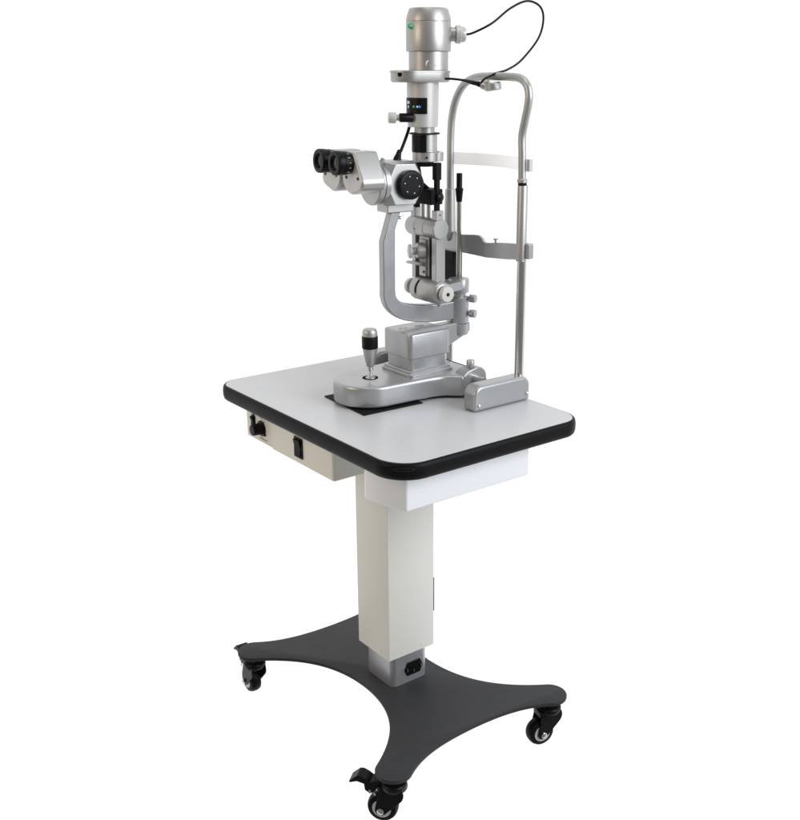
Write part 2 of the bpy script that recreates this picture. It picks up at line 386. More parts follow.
# forehead strap
st = []
for i in range(25):
    t = i / 24; y = .0960 + (-.1390 - .0960) * t
    st.append((CX + .004 + .030 * math.sin(math.pi * t), y, 1.1935 - .0005 * t, 1.1695 + .0005 * t))
strap = MB().sheet(st, 0, .0016).build('forehead_strap', 'band', rest)
MB().box(CX + .003, CX + .012, -.1440, -.1370, 1.170, 1.1925).build('strap_clip', 'pale', strap, bevel=.001)
# chin support: bracket plate + bar + post screw
zt = lambda y: 1.0330
bar = []
prof = [(.0620, 1.0290, .9930), (.045, 1.0300, .9925), (.020, 1.0318, .9905), (.008, 1.0312, .9895), (.0005, 1.0260, .9890), (-.004, 1.0195, .9886), (-.010, 1.0180, .9882), (-.045, 1.0225, .9905), (-.080, 1.0265, .9940), (-.110, 1.0300, .9985), (-.132, 1.0330, 1.0020)]
for i, (y, a, b) in enumerate(prof):
    t = (i) / (len(prof) - 1); bar.append((CX - .004 + .022 * math.sin(math.pi * (.062 - y) / .194), y, a, b))
chin = MB().sheet(bar, 0, .007).build('chin_bar', 'silver', rest, bevel=.001)
MB().box(CX + .001, CX + .016, -.1500, -.1200, 1.0035, 1.0335).build('bar_clamp', 'silver', chin, bevel=.003)
s_ = MB(); s_.lathe([(.0025, 0), (.0025, .006), (.0055, .0065), (.0055, .009), (.0030, .010)], (CX + .014, -.0400, 1.0215), (0, 0, 1), 20); s_.build('paper_pin', 'chrome', chin)
MB().prism([(.060, 1.018), (.066, 1.033), (.110, 1.033), (.1125, 1.010), (.105, .985), (.078, .958), (.062, .978)], -.006, .006,
           Matrix.Translation((CX + .002, 0, 0)) @ Matrix(((0, 0, 1, 0), (1, 0, 0, 0), (0, 1, 0, 0), (0, 0, 0, 1)))).build('chin_bracket', 'silver', rest, bevel=.0025)
MB().box(CX - .013, CX + .013, .0640, .1110, .920, .991).build('height_adjuster', 'black_matte', rest, bevel=.001)
# lamp-cable holder on top of the hoop
hl = MB(); hl.lathe([(.0130, 0), (.0160, .002), (.0160, .0130), (.0145, .0150), (.0090, .0155)], (CX - .010, -.0520, 1.3160), (-.10, .1, 1), 36)
hd = hl.build('cable_holder', 'silver_light', rest, bevel=.0006)
MB().lathe([(.0105, 0), (.0100, .010), (.006, .012)], (CX - .012, -.0360, 1.3260), (-.4, .85, .25), 24).build('holder_boss', 'silver_light', hd)

for o in list(rest.children):
    if not o.name.startswith('foot'): o.location += Vector((0, -.0115, .0015))

# =================================================================== SLIT LAMP
YC = .03
slit = empty('slit_lamp_microscope', (.03, YC, TZ), 'silver slit lamp microscope with twin black eyepieces standing on the table behind its joystick', 'microscope')
# --- base: round nose, straight sides, flaring into the axle housing
def side(s_):
    return [(-.040, s_ * .0720), (.000, s_ * .0740), (.040, s_ * .0760), (.070, s_ * .0790), (.090, s_ * .0860), (.104, s_ * .0975), (.116, s_ * .1080)]
o_near = [(a, YC - abs(b)) for a, b, *_ in catmull([(x, y, 0) for x, y in side(1)], 6)]
o_far = [(a, YC + abs(b)) for a, b, *_ in catmull([(x, y, 0) for x, y in side(1)], 6)]
nose = [(-.038 + .072 * math.cos(R(a)), YC + .072 * math.sin(R(a))) for a in range(96, 265, 6)]
outline = nose + o_near + [(.120, YC - .1085), (.174, YC - .1085), (.178, YC - .104), (.178, YC + .104), (.174, YC + .1085), (.120, YC + .1085)] + o_far[::-1]
bp = [(.003, .7255), (.0008, .7265), (0, .729), (0, .7600), (.0004, .7632), (.0014, .7656), (.0032, .7671), (.0058, .7678), (.0090, .7680)]
base = ringed(MB(), outline, bp).build('base', 'silver', slit, angle=50)
ringed(MB(), [(x, y) for x, y in outline], [(.010, .7232), (.010, .7256)]).build('base_shadow_gap', 'dark', base)  # dark sheet standing in for the shade in the gap under the base
# wheel covers at both ends of the axle, axle stub, lock knob
for s_ in (-1, 1):
    y0 = YC + s_ * .1086
    ho = hull2(circ(.1560, .7570, .0235, 0, 100, 24) + [(.1180, .728), (.1180, .7665), (.130, .7760), (.1790, .728)])
    a, b = sorted((y0, y0 - s_ * .030))
    MB().prism(ho, -b - (0.0012 if s_ < 0 else 0), -a + (.0012 if s_ < 0 else 0), XZ).build('wheel_cover', 'silver', base, bevel=.003)
    MB().cyl((.1480, YC + s_ * .1080, .7570), (0, s_, 0), .0085, .030, 28).build('axle', 'chrome', base)
kn = MB(); kn.lathe([(.0040, 0), (.0040, .004), (.0078, .0045), (.0080, .0135), (.0070, .0150), (.002, .0152)], (.1470, YC - .0960, .7790), (0, 0, 1), 40, ripple=.0003, nr=20)
kn.build('lock_knob', 'silver_light', base)
# joystick
js = bpy.data.objects.new('joystick', None); col.objects.link(js); js.parent = slit; js.location = Vector((-.042, .028, .768)) - Vector(slit.location)
JX, JY = -.0370, .0260
MB().lathe([(.0160, .7678), (.0158, .7687), (.0150, .7690), (.0140, .7687), (.0138, .7684), (.001, .7684)], (JX, JY + .001, 0), (0, 0, 1)).build('well', 'dark', js)
MB().lathe([(.0105, .7680), (.0100, .7695), (.0060, .7720), (.0030, .7730)], (JX, JY, 0), (0, 0, 1)).build('well_cap', 'silver_light', js)
MB().lathe([(.0030, .766), (.0030, .783), (.0055, .785), (.0055, .7915), (.0070, .793)], (JX, JY, 0), (0, 0, 1), 28).build('stem', 'chrome', js)
MB().lathe([(.0060, 0.7912), (.0078, 0.7940), (.0140, 0.8230), (.0150, 0.8295)], (JX, JY, 0), (0, 0, 1), 44).build('cone', 'silver_light', js, bevel=.0005)
MB().lathe([(.0154, 0.8296), (.0158, 0.8305), (.0158, 0.8535), (.0154, 0.8544)], (JX, JY, 0), (0, 0, 1), 60, ripple=.0003, nr=30).build('grip', 'black', js)
MB().lathe([(.0151, 0.8545), (.0151, 0.8615), (.0142, 0.8655), (.0118, 0.8685), (.008, 0.8695), (.001, 0.8697)], (JX, JY, 0), (0, 0, 1), 44).build('button', 'silver_light', js)
# pedestal
PX0, PX1, PY0, PY1 = .0300, .1310, -.0185, .0710
ped = ringed(MB(), rrect(PX0 - .007, PX1 + .008, PY0 - .007, PY1 + .007, .012, 8), [(0, .7683), (0, .7725), (.0015, .7738), (.0042, .7738), (.0042, .7770), (.0055, .7785), (.007, .7788)]).build('pedestal_plinth', 'silver', slit, angle=40)
MB().prism(rrect(PX0 + .003, PX1 - .003, PY0 + .003, PY1 - .003, .009, 8), .7786, .807).build('pedestal_neck', 'silver', slit)
lid = ringed(MB(), rrect(PX0 - .002, PX1 + .001, PY0 - .002, PY1 + .002, .010, 8), [(.0012, .8035), (0, .8047), (0, .8500), (.0010, .8528), (.0035, .8542), (.0065, .8546)]).build('pedestal_cover', 'silver', slit, angle=40)
em = MB()
for ox, oy, rx, ry in ((.052, .036, .0105, .0060), (.092, .034, .0105, .0060)):
    pts = [(ox + rx * math.cos(a * math.pi / 12), oy + ry * math.sin(a * math.pi / 12), .8549) for a in range(25)]
    em.tube(pts, .00025, 6, 1)
    for j in range(4): em.box(ox - .0060 + j * .0034, ox - .0048 + j * .0034, oy - .0022, oy + .0018, .8545, .8550)
em.build('engraving', 'post', lid)
# outrigger bracket from the pedestal to the pivot
PVX, PVY = .1937, .0300
br = [(PX1 + .0012, .8520), (PX1 + .0012, .7990), (.139, .7985), (.190, .8180), (.2145, .8290), (.2145, .8490), (.180, .8520)]
MB().prism(br, -.0440, -.0160, XZ).build('outrigger', 'silver', slit, bevel=.003)
pc = MB(); pc.lathe([(.0195, .8240), (.0212, .8262), (.0212, .8470), (.0204, .8478)], (PVX, PVY, 0), (0, 0, 1)).build('pivot_base', 'silver', slit)
MB().lathe([(.0150, .8478), (.0150, .9420)], (PVX, PVY, 0), (0, 0, 1)).build('pivot_shaft', 'silver_light', slit)

# --- microscope arm (frame U: outwards, V: to the near side)
t5 = R(5)
MF = Matrix(((-math.cos(t5), -math.sin(t5), 0, PVX), (math.sin(t5), -math.cos(t5), 0, PVY), (0, 0, 1, 0), (0, 0, 0, 1)))
UZ = Matrix(((1, 0, 0, 0), (0, 0, 1, 0), (0, 1, 0, 0), (0, 0, 0, 1)))   # prism (u,z) extruded along v
arm = bpy.data.objects.new('microscope_arm', None); col.objects.link(arm); arm.parent = slit; arm.location = Vector((PVX, PVY, .87)) - Vector(slit.location)
inn = catmull([(.1600, .9370, 0), (.1575, .9215, 0), (.1475, .9110, 0), (.1300, .9045, 0), (.1000, .8990, 0), (.0600, .8958, 0), (.0120, .8975, 0)], 6)
outr = catmull([(.0120, .8588, 0), (.0500, .8585, 0), (.0850, .8605, 0), (.1180, .8658, 0), (.1460, .8740, 0), (.1670, .8875, 0), (.1810, .9045, 0), (.1872, .9240, 0), (.1872, .9400, 0)], 6)
apts = [(.1460, 1.0900), (.1590, 1.0560)] + [p[:2] for p in inn] + [p[:2] for p in outr] + [(.1872, 1.0335), (.1690, 1.0900)]
MB(MF).prism(apts, -.0095, .0095, UZ).build('curved_arm', 'silver', arm, bevel=.0030)
MB(MF).lathe([(.0205, .8490), (.0214, .8500), (.0214, .9030), (.0205, .9040)], (0, 0, 0), (0, 0, 1)).build('arm_hub', 'silver', arm)
for z in (.9035 - .006, .8655):
    k_ = MB(); dr = Vector((.42, -.91, 0)).normalized(); o_ = Vector((PVX, PVY, z)) + Vector((.004, 0, .004)) + dr * .0165
    k_.lathe([(.0035, -.002), (.0035, .006), (.0080, .0065), (.0084, .008), (.0084, .018), (.0076, .0195), (.004, .0198)], o_, dr, 36)
    k_.build('thumb_screw', 'silver_light', arm)
s_ = MB(MF); s_.lathe([(.0014, 0), (.0014, .005), (.0032, .0055), (.0032, .009), (.001, .0095)], (.1505, 0, 1.0775), (-1, 0, 0), 16); s_.build('stop_screw', 'steel', arm)

# --- microscope body
mic = bpy.data.objects.new('microscope_body', None); col.objects.link(mic); mic.parent = slit; mic.location = Vector((.05, .045, 1.147)) - Vector(slit.location)
MB(MF).box(.1230, .1830, -.0210, .0210, 1.0905, 1.1065).build('mount_block', 'silver_light', mic, bevel=.0022)
octo = [(.1720, 1.1840), (.1300, 1.1830), (.1130, 1.1560), (.1130, 1.1340), (.1300, 1.1065), (.1750, 1.1075), (.1870, 1.1330), (.1870, 1.1560)]
outer = [(.1900, 1.1885), (.1240, 1.1885), (.1110, 1.1600), (.1110, 1.1300), (.1260, 1.1060), (.1930, 1.1060), (.1960, 1.1300), (.1960, 1.1600)]
hp = [(u, s * .0370, z) for u, z in octo for s in (-1, 1)] + [(u, s * .0240, z) for u, z in outer for s in (-1, 1)]
hb = MB(MF); hb.hull(hp); hb.build('body_block', 'silver_light', mic, bevel=.0016, angle=15)
dr_ = MB(MF); dr_.lathe([(.0405, .1850), (.0405, .1945), (.0385, .1950), (.0385, .1975), (.0415, .1980), (.0415, .2080), (.0400, .2105), (.0300, .2112)], (0, 0, 1.1470), (1, 0, 0), 64)
dr_.build('objective_barrel', 'silver_light', mic, angle=30)
for s_ in (-1, 1):
    d_ = MB(MF)
    d_.lathe([(.0200, 0), (.0270, .0008), (.0277, .0025), (.0277, .0110), (.0262, .0128), (.0200, .0134), (.0195, .0128), (.001, .0128)], (.1450, s_ * .0372, 1.1452), (0, s_, 0), 72, ripple=.00025, nr=36)
    dk = d_.build('magnification_dial', 'black', mic)
    bl = MB(MF)
    for j in range(6):
        a = R(60 * j + 12); bl.lathe([(.0014, 0), (.0012, .0006), (.0004, .0008)], (.1450 + .0165 * math.cos(a), s_ * .0502, 1.1452 + .0165 * math.sin(a)), (0, s_, 0), 12)
    bl.build('dial_marks', 'post', dk)
# prism housings + eyepieces
VU = Matrix(((0, 0, 1, 0), (1, 0, 0, 0), (0, 1, 0, 0), (0, 0, 0, 1)))   # prism (v,z) extruded along u
for s_ in (1, -1):
    sec_ = hull2(circ(s_ * .0360, 1.1660, .0330, 0, 360, 48) + circ(s_ * .0640, 1.1560, .0150, 0, 360, 24) + circ(s_ * .0440, 1.2050, .0060, 0, 360, 16) + [(s_ * .0120, 1.2110)])
    h_ = MB(MF).prism(sec_, .2200, .2700, VU).build('prism_housing', 'silver_light', mic, bevel=.0035, angle=40)
    pl = hull2([((v - s_ * .036) * .93 + s_ * .036, (z - 1.176) * .93 + 1.176) for v, z in sec_])
    MB(MF).prism(pl, .2701, .2712, VU).build('face_plate', 'pale', h_, bevel=.0004)
    for v, z in ((.0200, 1.1640), (.0640, 1.1640)):
        MB(MF).lathe([(.0030, 0), (.0028, .0012), (.0016, .0014)], (.2712, s_ * v, z), (1, 0, 0), 16).build('screw', 'black', h_)
    ey = MB(MF)
    EO = (.2712, s_ * .0315, 1.1905)
    ey.lathe([(.0195, 0), (.0200, .0008), (.0200, .0060), (.0212, .0064), (.0216, .0075), (.0216, .0165), (.0208, .0170), (.0208, .0176), (.0222, .0182), (.0224, .0195), (.0224, .0300),
              (.0214, .0318), (.0195, .0322), (.0150, .0318), (.0132, .0295), (.0122, .0270)], EO, (1, 0, .03), 64)
    e_ = ey.build('eyepiece', 'black', mic)
    gl = MB(MF); gl.lathe([(.0126, 0.0268), (.0090, .0280), (.0045, .0287), (.0005, .0289)], EO, (1, 0, .03), 40); gl.build('lens', 'glass', e_)
    sc_ = MB(MF)
    for j in range(14):
        a = R(25 * j); rr2 = .02165
        sc_.box(.2785 , .2815 + (.002 if j % 3 == 0 else 0), -.0003, .0003, -.0001, .0003, Matrix.Translation((0, EO[1], EO[2])) @ Matrix.Rotation(a, 4, 'X') @ Matrix.Translation((0, 0, rr2)))
    sc_.build('dioptre_scale', 'ink', e_)
MB(MF).box(.2080, .2300, -.0340, .0340, 1.1500, 1.1950).build('housing_bridge', 'silver_light', mic, bevel=.004)
MB(MF).lathe([(.0040, 0), (.0040, .0080), (.0034, .0086)], (.2010, .0300, 1.1885), (-.5, .2, 1), 20).build('lock_screw', 'silver_light', mic)

# --- illumination tower
LX, LY = .1137, .0380
ill = bpy.data.objects.new('illumination_unit', None); col.objects.link(ill); ill.parent = slit; ill.location = Vector((LX, LY, .92)) - Vector(slit.location)
CYD = Vector((-.10, -1, 0)).normalized()     # axis of the tilting cylinders, towards the near side
# lower cylinder with knobs
c0 = Vector((LX - .003, .0640, .9285)); c1 = Vector((LX - .003, -.0215, .9285))
def axial(a, b, prof, seg=48, **k):
    d = (b - a); mb = MB(); mb.lathe(prof, a, d.normalized(), seg, **k); return mb
Ld = (c1 - c0).length
axial(c0, c1, [(.0200, 0), (.0235, .0035), (.0240, .0060), (.0240, Ld - .012), (.0225, Ld - .004), (.0190, Ld), (.0150, Ld + .001)]).build('tilt_drum', 'silver_light', ill, angle=30)
MB().cyl(c0, (0, 1, 0), .0070, .014, 24).build('knob_shaft', 'silver_light', ill)
for o_, d_ in ((c1, (c1 - c0)), (c0 + Vector((0, .0105, 0)), (c0 - c1))):
    k_ = MB(); k_.lathe([(.0070, 0), (.0070, .0040), (.0145, .0045), (.0160, .0060), (.0160, .0135), (.0145, .0155), (.0050, .0158), (.0045, .0150), (.001, .0150)], o_, d_.normalized(), 60, ripple=.0004, nr=30)
    kk = k_.build('centring_knob', 'knurl', ill)
    MB().lathe([(.0036, 0), (.0034, .0008), (.001, .0008)], o_ + d_.normalized() * .0151, d_.normalized(), 16).build('knob_screw', 'black', kk)
# slot + scale on the drum
DX, DZ = LX - .003, .9285
def drum_arc(a0, a1, r0, r1, y0, y1):
    a_ = [(DX + r0 * math.cos(R(a0 + (a1 - a0) * i / 14)), DZ + r0 * math.sin(R(a0 + (a1 - a0) * i / 14))) for i in range(15)]
    a_ += [(DX + r1 * math.cos(R(a1 - (a1 - a0) * i / 14)), DZ + r1 * math.sin(R(a1 - (a1 - a0) * i / 14))) for i in range(15)]
    return MB().prism(a_, -y1, -y0, XZ)
drum_arc(125, 190, .0232, .0244, .0365, .0400).build('tilt_slot', 'dark', ill)
drum_arc(115, 200, .0232, .0262, .0405, .0440).build('tilt_latch', 'silver_light', ill, bevel=.0005)
MB().lathe([(.0042, .896), (.0042, .916)], (LX + .010, .0080, 0), (0, 0, 1), 18).build('support_pin', 'chrome', ill)
# hub + link
MB().lathe([(.0200, .9135), (.0212, .9145), (.0212, .9180), (.0206, .9188), (.0206, .9200), (.0214, .9208), (.0214, .9405), (.0205, .9420), (.0115, .9422), (.0115, .9410), (.0050, .9405)], (PVX, PVY, 0), (0, 0, 1)).build('illumination_hub', 'silver', ill)
lk = MB(); lk.hull([(x, y, z) for z in (.9210, .9395) for x, y in ((PVX - .006, PVY - .0205), (PVX - .006, PVY + .0205), (LX + .012, .000), (LX + .012, .060))])
lk.build('link_plate', 'silver', ill, bevel=.002)
# tower bars
for y, w, nm in ((.0690, .0120, 'far'), (.0020, .0150, 'near')):
    MB().box(LX - .0085, LX + .0145, y - w / 2, y + w / 2, .948, 1.0500).build('tower_bar', 'silver_light', ill, bevel=.0010)
MB().box(LX + .0075, LX + .0135, .0100, .0690, .950, 1.050).build('tower_plate', 'silver', ill)
MB().box(LX - .0040, LX + .0058, .0235, .0560, .9580, 1.0420).build('slide', 'pale', ill, bevel=.0012)
MB().box(LX - .0090, LX - .0042, .0290, .0500, .9560, 1.0300).build('slide_rail', 'pale', ill, bevel=.0010)
MB().box(LX - .0045, LX + .0055, .0100, .0200, .9530, 1.0300).build('slide_shadow_strip', 'black_matte', ill)  # black strip painting in the shadow between slide and near bar
MB().lathe([(.0028, 0), (.0026, .0010), (.0010, .0014)], (LX - .0091, .0340, .9650), (-1, 0, 0), 16).build('screw', 'black', ill)
bs = MB(); bs.lathe([(.0165, 0), (.0165, .0140), (.0145, .0165), (.0110, .0170), (.0075, .0170), (.0075, .0230)], (LX - .0060, .0360, 1.0080), (-.9, .44, -.02), 40); bs.build('slit_boss', 'silver_light', ill, bevel=.0008)
kb_ = MB(); kb_.lathe([(.0060, 0), (.0060, .0040), (.0130, .0045), (.0142, .0055), (.0142, .0085), (.0120, .0105), (.0040, .0110), (.0035, .0105), (.001, .0105)], Vector((LX - .0060, .0360, 1.0080)) + Vector((-.9, .44, -.02)).normalized() * .0228, (-.9, .44, -.02), 56, ripple=.0003, nr=28)
kb_.build('slit_width_knob', 'knurl', ill)
MB().prism([(LX - .0060, .9750), (LX - .0060, .9850), (LX - .030, .9868), (LX - .034, .9850), (LX - .033, .9820), (LX - .020, .9790)], -.062, -.030, XZ).build('pointer_tab', 'silver', ill, bevel=.0008)
# upper cylinder
u0 = Vector((LX - .002, .0880, 1.0550)); u1 = Vector((LX - .002, -.0130, 1.0550)); Ld = (u1 - u0).length
axial(u0, u1, [(.0100, 0), (.0160, .002), (.0192, .007), (.0198, .012), (.0198, .036), (.0190, .0363), (.0190, .0375), (.0198, .0378), (.0198, .064), (.0190, .0643), (.0190, .0655), (.0198, .066), (.0198, Ld - .002), (.0186, Ld), (.005, Ld)], 56).build('yoke_drum', 'silver_light', ill, angle=30)
MB().lathe([(.0018, 0), (.0015, .0006)], (LX - .0212, .0480, 1.0520), (-1, 0, 0), 12).build('screw', 'black', ill)
# posts over the drum
for y, x0, x1, w, z1 in ((.0725, -.0080, .0080, .013, 1.0930), (.0010, -.0090, .0090, .0155, 1.0910)):
    MB().box(LX + x0, LX + x1, y - w / 2, y + w / 2, 1.060, z1).build('yoke_lug', 'silver_light', ill, bevel=.001)
MB().lathe([(.0016, 0), (.0014, .0005)], (LX, -.0068, 1.0825), (0, -1, 0), 12).build('screw', 'black', ill)
for y in (.0300, .0480):
    MB().lathe([(.0045, 1.062), (.0045, 1.105)], (LX, y, 0), (0, 0, 1), 24).build('guide_rod', 'chrome', ill)
# black optics carrier: two legs, cross block, mirror, knob
cy_ = .0370
def leg(y, zs):
    m_ = MB(); m_.box(LX - .0045, LX + .0045, y - .0045, y + .0045, 1.0880, 1.1500); m_.box(LX - .0065, LX + .0065, y - .0065, y + .0065, 1.1500, 1.1830); return m_
leg(.0035, 0).build('mirror_leg', 'black_matte', ill, bevel=.0008)
lf = MB(); lf.hull([(LX + dx, y + dy, z) for (y, z) in ((.0720, 1.0880), (.0650, 1.1300)) for dx in (-.006, .006) for dy in (-.0055, .0055)]); lf.build('mirror_leg', 'black_matte', ill)
lf = MB(); lf.hull([(LX + dx, y + dy, z) for (y, z) in ((.0600, 1.1290), (.0740, 1.1830)) for dx in (-.006, .006) for dy in (-.0065, .0065)]); lf.build('mirror_leg', 'black_matte', ill)
MB().box(LX - .016, LX + .014, .0020, .0640, 1.1020, 1.1320).build('mirror_block', 'black_matte', ill, bevel=.002)
mm = Matrix.Translation((LX - .006, .0400, 1.1390)) @ Matrix.Rotation(R(-14), 4, 'Z') @ Matrix.Rotation(R(42), 4, 'Y')
mr = MB(); mr.box(-.023, .020, -.013, .013, -.0032, .0010, mm); mo = mr.build('mirror_holder', 'black_matte', ill, bevel=.0006)
mg = MB(); mg.box(-.020, .018, -.011, .011, .0011, .0018, mm); mg.build('mirror', 'chrome', mo)
MB().lathe([(.0100, 0), (.0100, .004), (.0060, .0075), (.002, .0080)], (LX + .004, .0018, 1.1160), (.3, -1, 0), 24).build('mirror_knob', 'black', ill)
# clamp ring
cr = MB()
cr.lathe([(.0240, 1.1835), (.0262, 1.1850), (.0262, 1.2015), (.0250, 1.2025)], (LX - .002, cy_, 0), (0, 0, 1), 60)
cro = cr.build('clamp_ring', 'silver_light', ill, angle=30)
MB().prism(hull2(circ(LX + .0125, cy_ - .0120, .0165) + circ(LX + .006, cy_ + .004, .0190)), 1.1845, 1.2015).build('clamp_lug', 'silver_light', cro, bevel=.0008)
MB().lathe([(.0022, 0), (.0020, .0006)], (LX - .0175, .0130, 1.1925), (-.58, -.82, 0), 14).build('screw', 'black', cro)
for x, y in ((LX + .0050, .0190), (LX + .0140, .0150), (LX + .0210, .0210)):
    MB().lathe([(.0026, 0), (.0026, .0026), (.0015, .0030)], (x, y, 1.2010), (0, 0, 1), 14).build('screw', 'chrome', cro)
MB().lathe([(.0170, 1.1745), (.0175, 1.1755), (.0175, 1.1834)], (LX - .004, cy_, 0), (0, 0, 1)).build('lens_ring', 'black_matte', ill)
# optic tube: black left half shell, silver tube, thin black stop ring
TXc, TYc = LX - .0060, .0350
MB().lathe([(.0232, 1.2025), (.0232, 1.2360)], (TXc + .0015, TYc - .0010, 0), (0, 0, 1), 56).build('optic_tube', 'silver_light', ill)
hb2 = MB(); arc = []
for a in range(128, 243, 5): arc.append((TXc + .0252 * math.cos(R(a)), TYc + .0252 * math.sin(R(a))))
for a in range(242, 127, -5): arc.append((TXc + .0235 * math.cos(R(a)), TYc + .0235 * math.sin(R(a))))
hb2.prism(arc, 1.2028, 1.2352); hb2.build('filter_shell', 'black', ill)
MB().lathe([(.0295, 1.2360), (.0300, 1.2366), (.0300, 1.2380), (.0295, 1.2386)], (TXc, TYc, 0), (0, 0, 1), 60).build('stop_ring', 'black_matte', ill)
MB().lathe([(.0200, 1.2386), (.0200, 1.2530)], (TXc, TYc, 0), (0, 0, 1)).build('upper_tube', 'silver_light', ill)
# pale filter body with black window
FXc, FYc, FR = .1003, .0310, .0305
fb = MB().lathe([(.0285, 1.2500), (.0292, 1.2508), (.0302, 1.2750), (.0308, 1.3380)], (FXc, FYc, 0), (0, 0, 1), 72).build('filter_housing', 'pale', ill)
def patch(a0, a1, z0, z1, r0, r1, name, mat, parent, n=20):
    arc = [(FXc + r0 * math.cos(R(a0 + (a1 - a0) * i / n)), FYc + r0 * math.sin(R(a0 + (a1 - a0) * i / n))) for i in range(n + 1)]
    arc += [(FXc + r1 * math.cos(R(a1 - (a1 - a0) * i / n)), FYc + r1 * math.sin(R(a1 - (a1 - a0) * i / n))) for i in range(n + 1)]
    return MB().prism(arc, z0, z1).build(name, mat, parent)
wn = patch(140, 248, 1.2750, 1.3045, .0300, .0318, 'filter_window', 'black', fb, 30)
def dot(az, z, r, mat, name, rr=.0318):
    d = Vector((math.cos(R(az)), math.sin(R(az)), 0)); return MB().lathe([(r, 0), (r * .8, .0003)], Vector((FXc, FYc, z)) + d * (rr + .00005), d, 20).build(name, mat, wn)
dot(199, 1.2880, .0025, 'green', 'filter_mark'); dot(221, 1.2882, .0025, 'blue', 'filter_mark'); dot(213, 1.2882, .0020, 'ink', 'filter_mark')
dot(172, 1.2880, .0027, 'ink', 'filter_mark')
patch(164, 180, 1.2935, 1.2985, .0317, .0321, 'filter_mark', 'ink', wn, 6)
patch(215, 228, 1.2935, 1.2985, .0317, .0321, 'filter_mark', 'dark', wn, 6)
ld = Vector((-.88, .47, 0)).normalized(); lo_ = Vector((FXc, FYc, 1.2680)) + Vector((-.0330, -.0050, 0))
lv = MB(); lv.lathe([(.0070, -.0045), (.0085, -.002), (.0085, .0215), (.0070, .0225)], lo_, ld, 30); lvo = lv.build('aperture_lever', 'black', ill)
MB().lathe([(.0056, 0), (.0056, .0045), (.0064, .005), (.0064, .007)], lo_ + ld * .0225, ld, 24).build('lever_neck', 'silver_light', lvo)
MB().lathe([(.0088, 0), (.0100, .0012), (.0100, .0125), (.0085, .0145), (.003, .0148)], lo_ + ld * .0290, ld, 60, ripple=.0004, nr=30).build('lever_knob', 'knurl', lvo)
# flange (lobed plate) + lamp head
fl = hull2(circ(.1135, .0300, .0405) + circ(.0690, .0330, .0350))
fo = ringed(MB(), fl, [(.0045, 1.3325), (.0020, 1.3332), (.0006, 1.3350), (0, 1.3365), (-.0002, 1.3500), (-.0018, 1.3503), (-.0018, 1.3530), (.0004, 1.3542), (.0030, 1.3545)]).build('lamp_flange', 'head', ill, angle=40)
nd = Vector((-.92, -.40, 0)).normalized()
MB().lathe([(.0046, -.004), (.0046, .0006), (.0036, .0010)], Vector((.0690, .0330, 1.3470)) + nd * .0350, nd, 24).build('notch', 'dark', fo)
HX, HY = .1135, .0300
MB().lathe([(.0378, 1.3546), (.0378, 1.3890)], (HX, HY, 0), (0, 0, 1), 80).build('lamp_neck', 'head', ill)
hd = MB().lathe([(.0400, 1.3880), (.0425, 1.3890), (.0428, 1.3900), (.0428, 1.4405), (.0424, 1.4412)], (HX, HY, 0), (0, 0, 1), 80).build('lamp_head', 'head', ill, angle=30)
MB().lathe([(.0418, 1.4413), (.0418, 1.4424), (.0426, 1.4428), (.0424, 1.4470), (.0378, 1.4625), (.0362, 1.4650), (.0330, 1.4662), (.001, 1.4668)], (HX, HY, 0), (0, 0, 1), 80).build('lamp_cap', 'head', ill, angle=30)
nd = Vector((math.cos(R(181)), math.sin(R(181)), 0))
MB().lathe([(.0056, -.001), (.0054, .0020), (.0040, .0052), (.001, .0064)], Vector((HX, HY, 1.4330)) + nd * .0425, nd, 24).build('power_indicator', 'green', hd)
# maker's emblem: white swoosh with tiny lettering, wrapped on the neck
def npt(az, z, r=.0381): return (HX + r * math.cos(R(az)), HY + r * math.sin(R(az)), z)
eb = MB()
eb.tube([npt(232, 1.3715), npt(227, 1.3690), npt(225, 1.3650), npt(225.5, 1.3610)], lambda t: .0003 + .0012 * math.sin(math.pi * min(1, t + .15)), 8, 6)
for i, az in enumerate((237, 242, 246, 250, 254)): eb.tube([npt(az, 1.3640), npt(az + .8, 1.3612 if i % 2 else 1.3618)], .0004, 6, 1)
eb.build('emblem', 'ink', ill)
# cable gland on the lamp head
gd = Vector((.86, -.51, 0)).normalized(); go = Vector((HX, HY, 1.4195)) + gd * .0410
g_ = MB(); g_.lathe([(.0120, -.002), (.0130, .002), (.0130, .0100), (.0100, .0110)], go, gd, 36); gland = g_.build('cable_gland', 'head', hd)
g2 = MB(); g2.lathe([(.0150, .0105), (.0160, .0115), (.0160, .0200), (.0135, .0215), (.0135, .0260), (.0120, .0300), (.0060, .0310)], go, gd, 48, ripple=.0006, nr=12); g2.build('gland_nut', 'pale', gland)
st_ = go + gd * .029
cab = [st_, st_ + gd * .014 + Vector((.002, 0, .003)), (.2180, -.0330, 1.4400), (.2615, -.035, 1.4676), (.3055, -.035, 1.4829), (.3408, -.035, 1.4743), (.3510, -.035, 1.4496), (.338, -.035, 1.4141),
       (.2860, -.044, 1.3735), (.2380, -.058, 1.3560), (.2080, -.062, 1.3500), (.1960, -.0590, 1.3450), (.1820, -.0560, 1.3390), (.1740, -.0530, 1.3310)]
MB().tube(cab, .0021, 12, 8).build('lamp_cable', 'black', slit)
cab2 = [(.1230, -.0080, 1.3390), (.1350, -.0180, 1.3388), (.1549, -.027, 1.3362), (.1720, -.0295, 1.3325), (.1900, -.0300, 1.3290)]
MB().tube(cab2, lambda t: .0022 if t < .45 else .0022 + .0020 * min(1, (t - .45) * 3), 14, 8).build('switch_cable', 'black', slit)
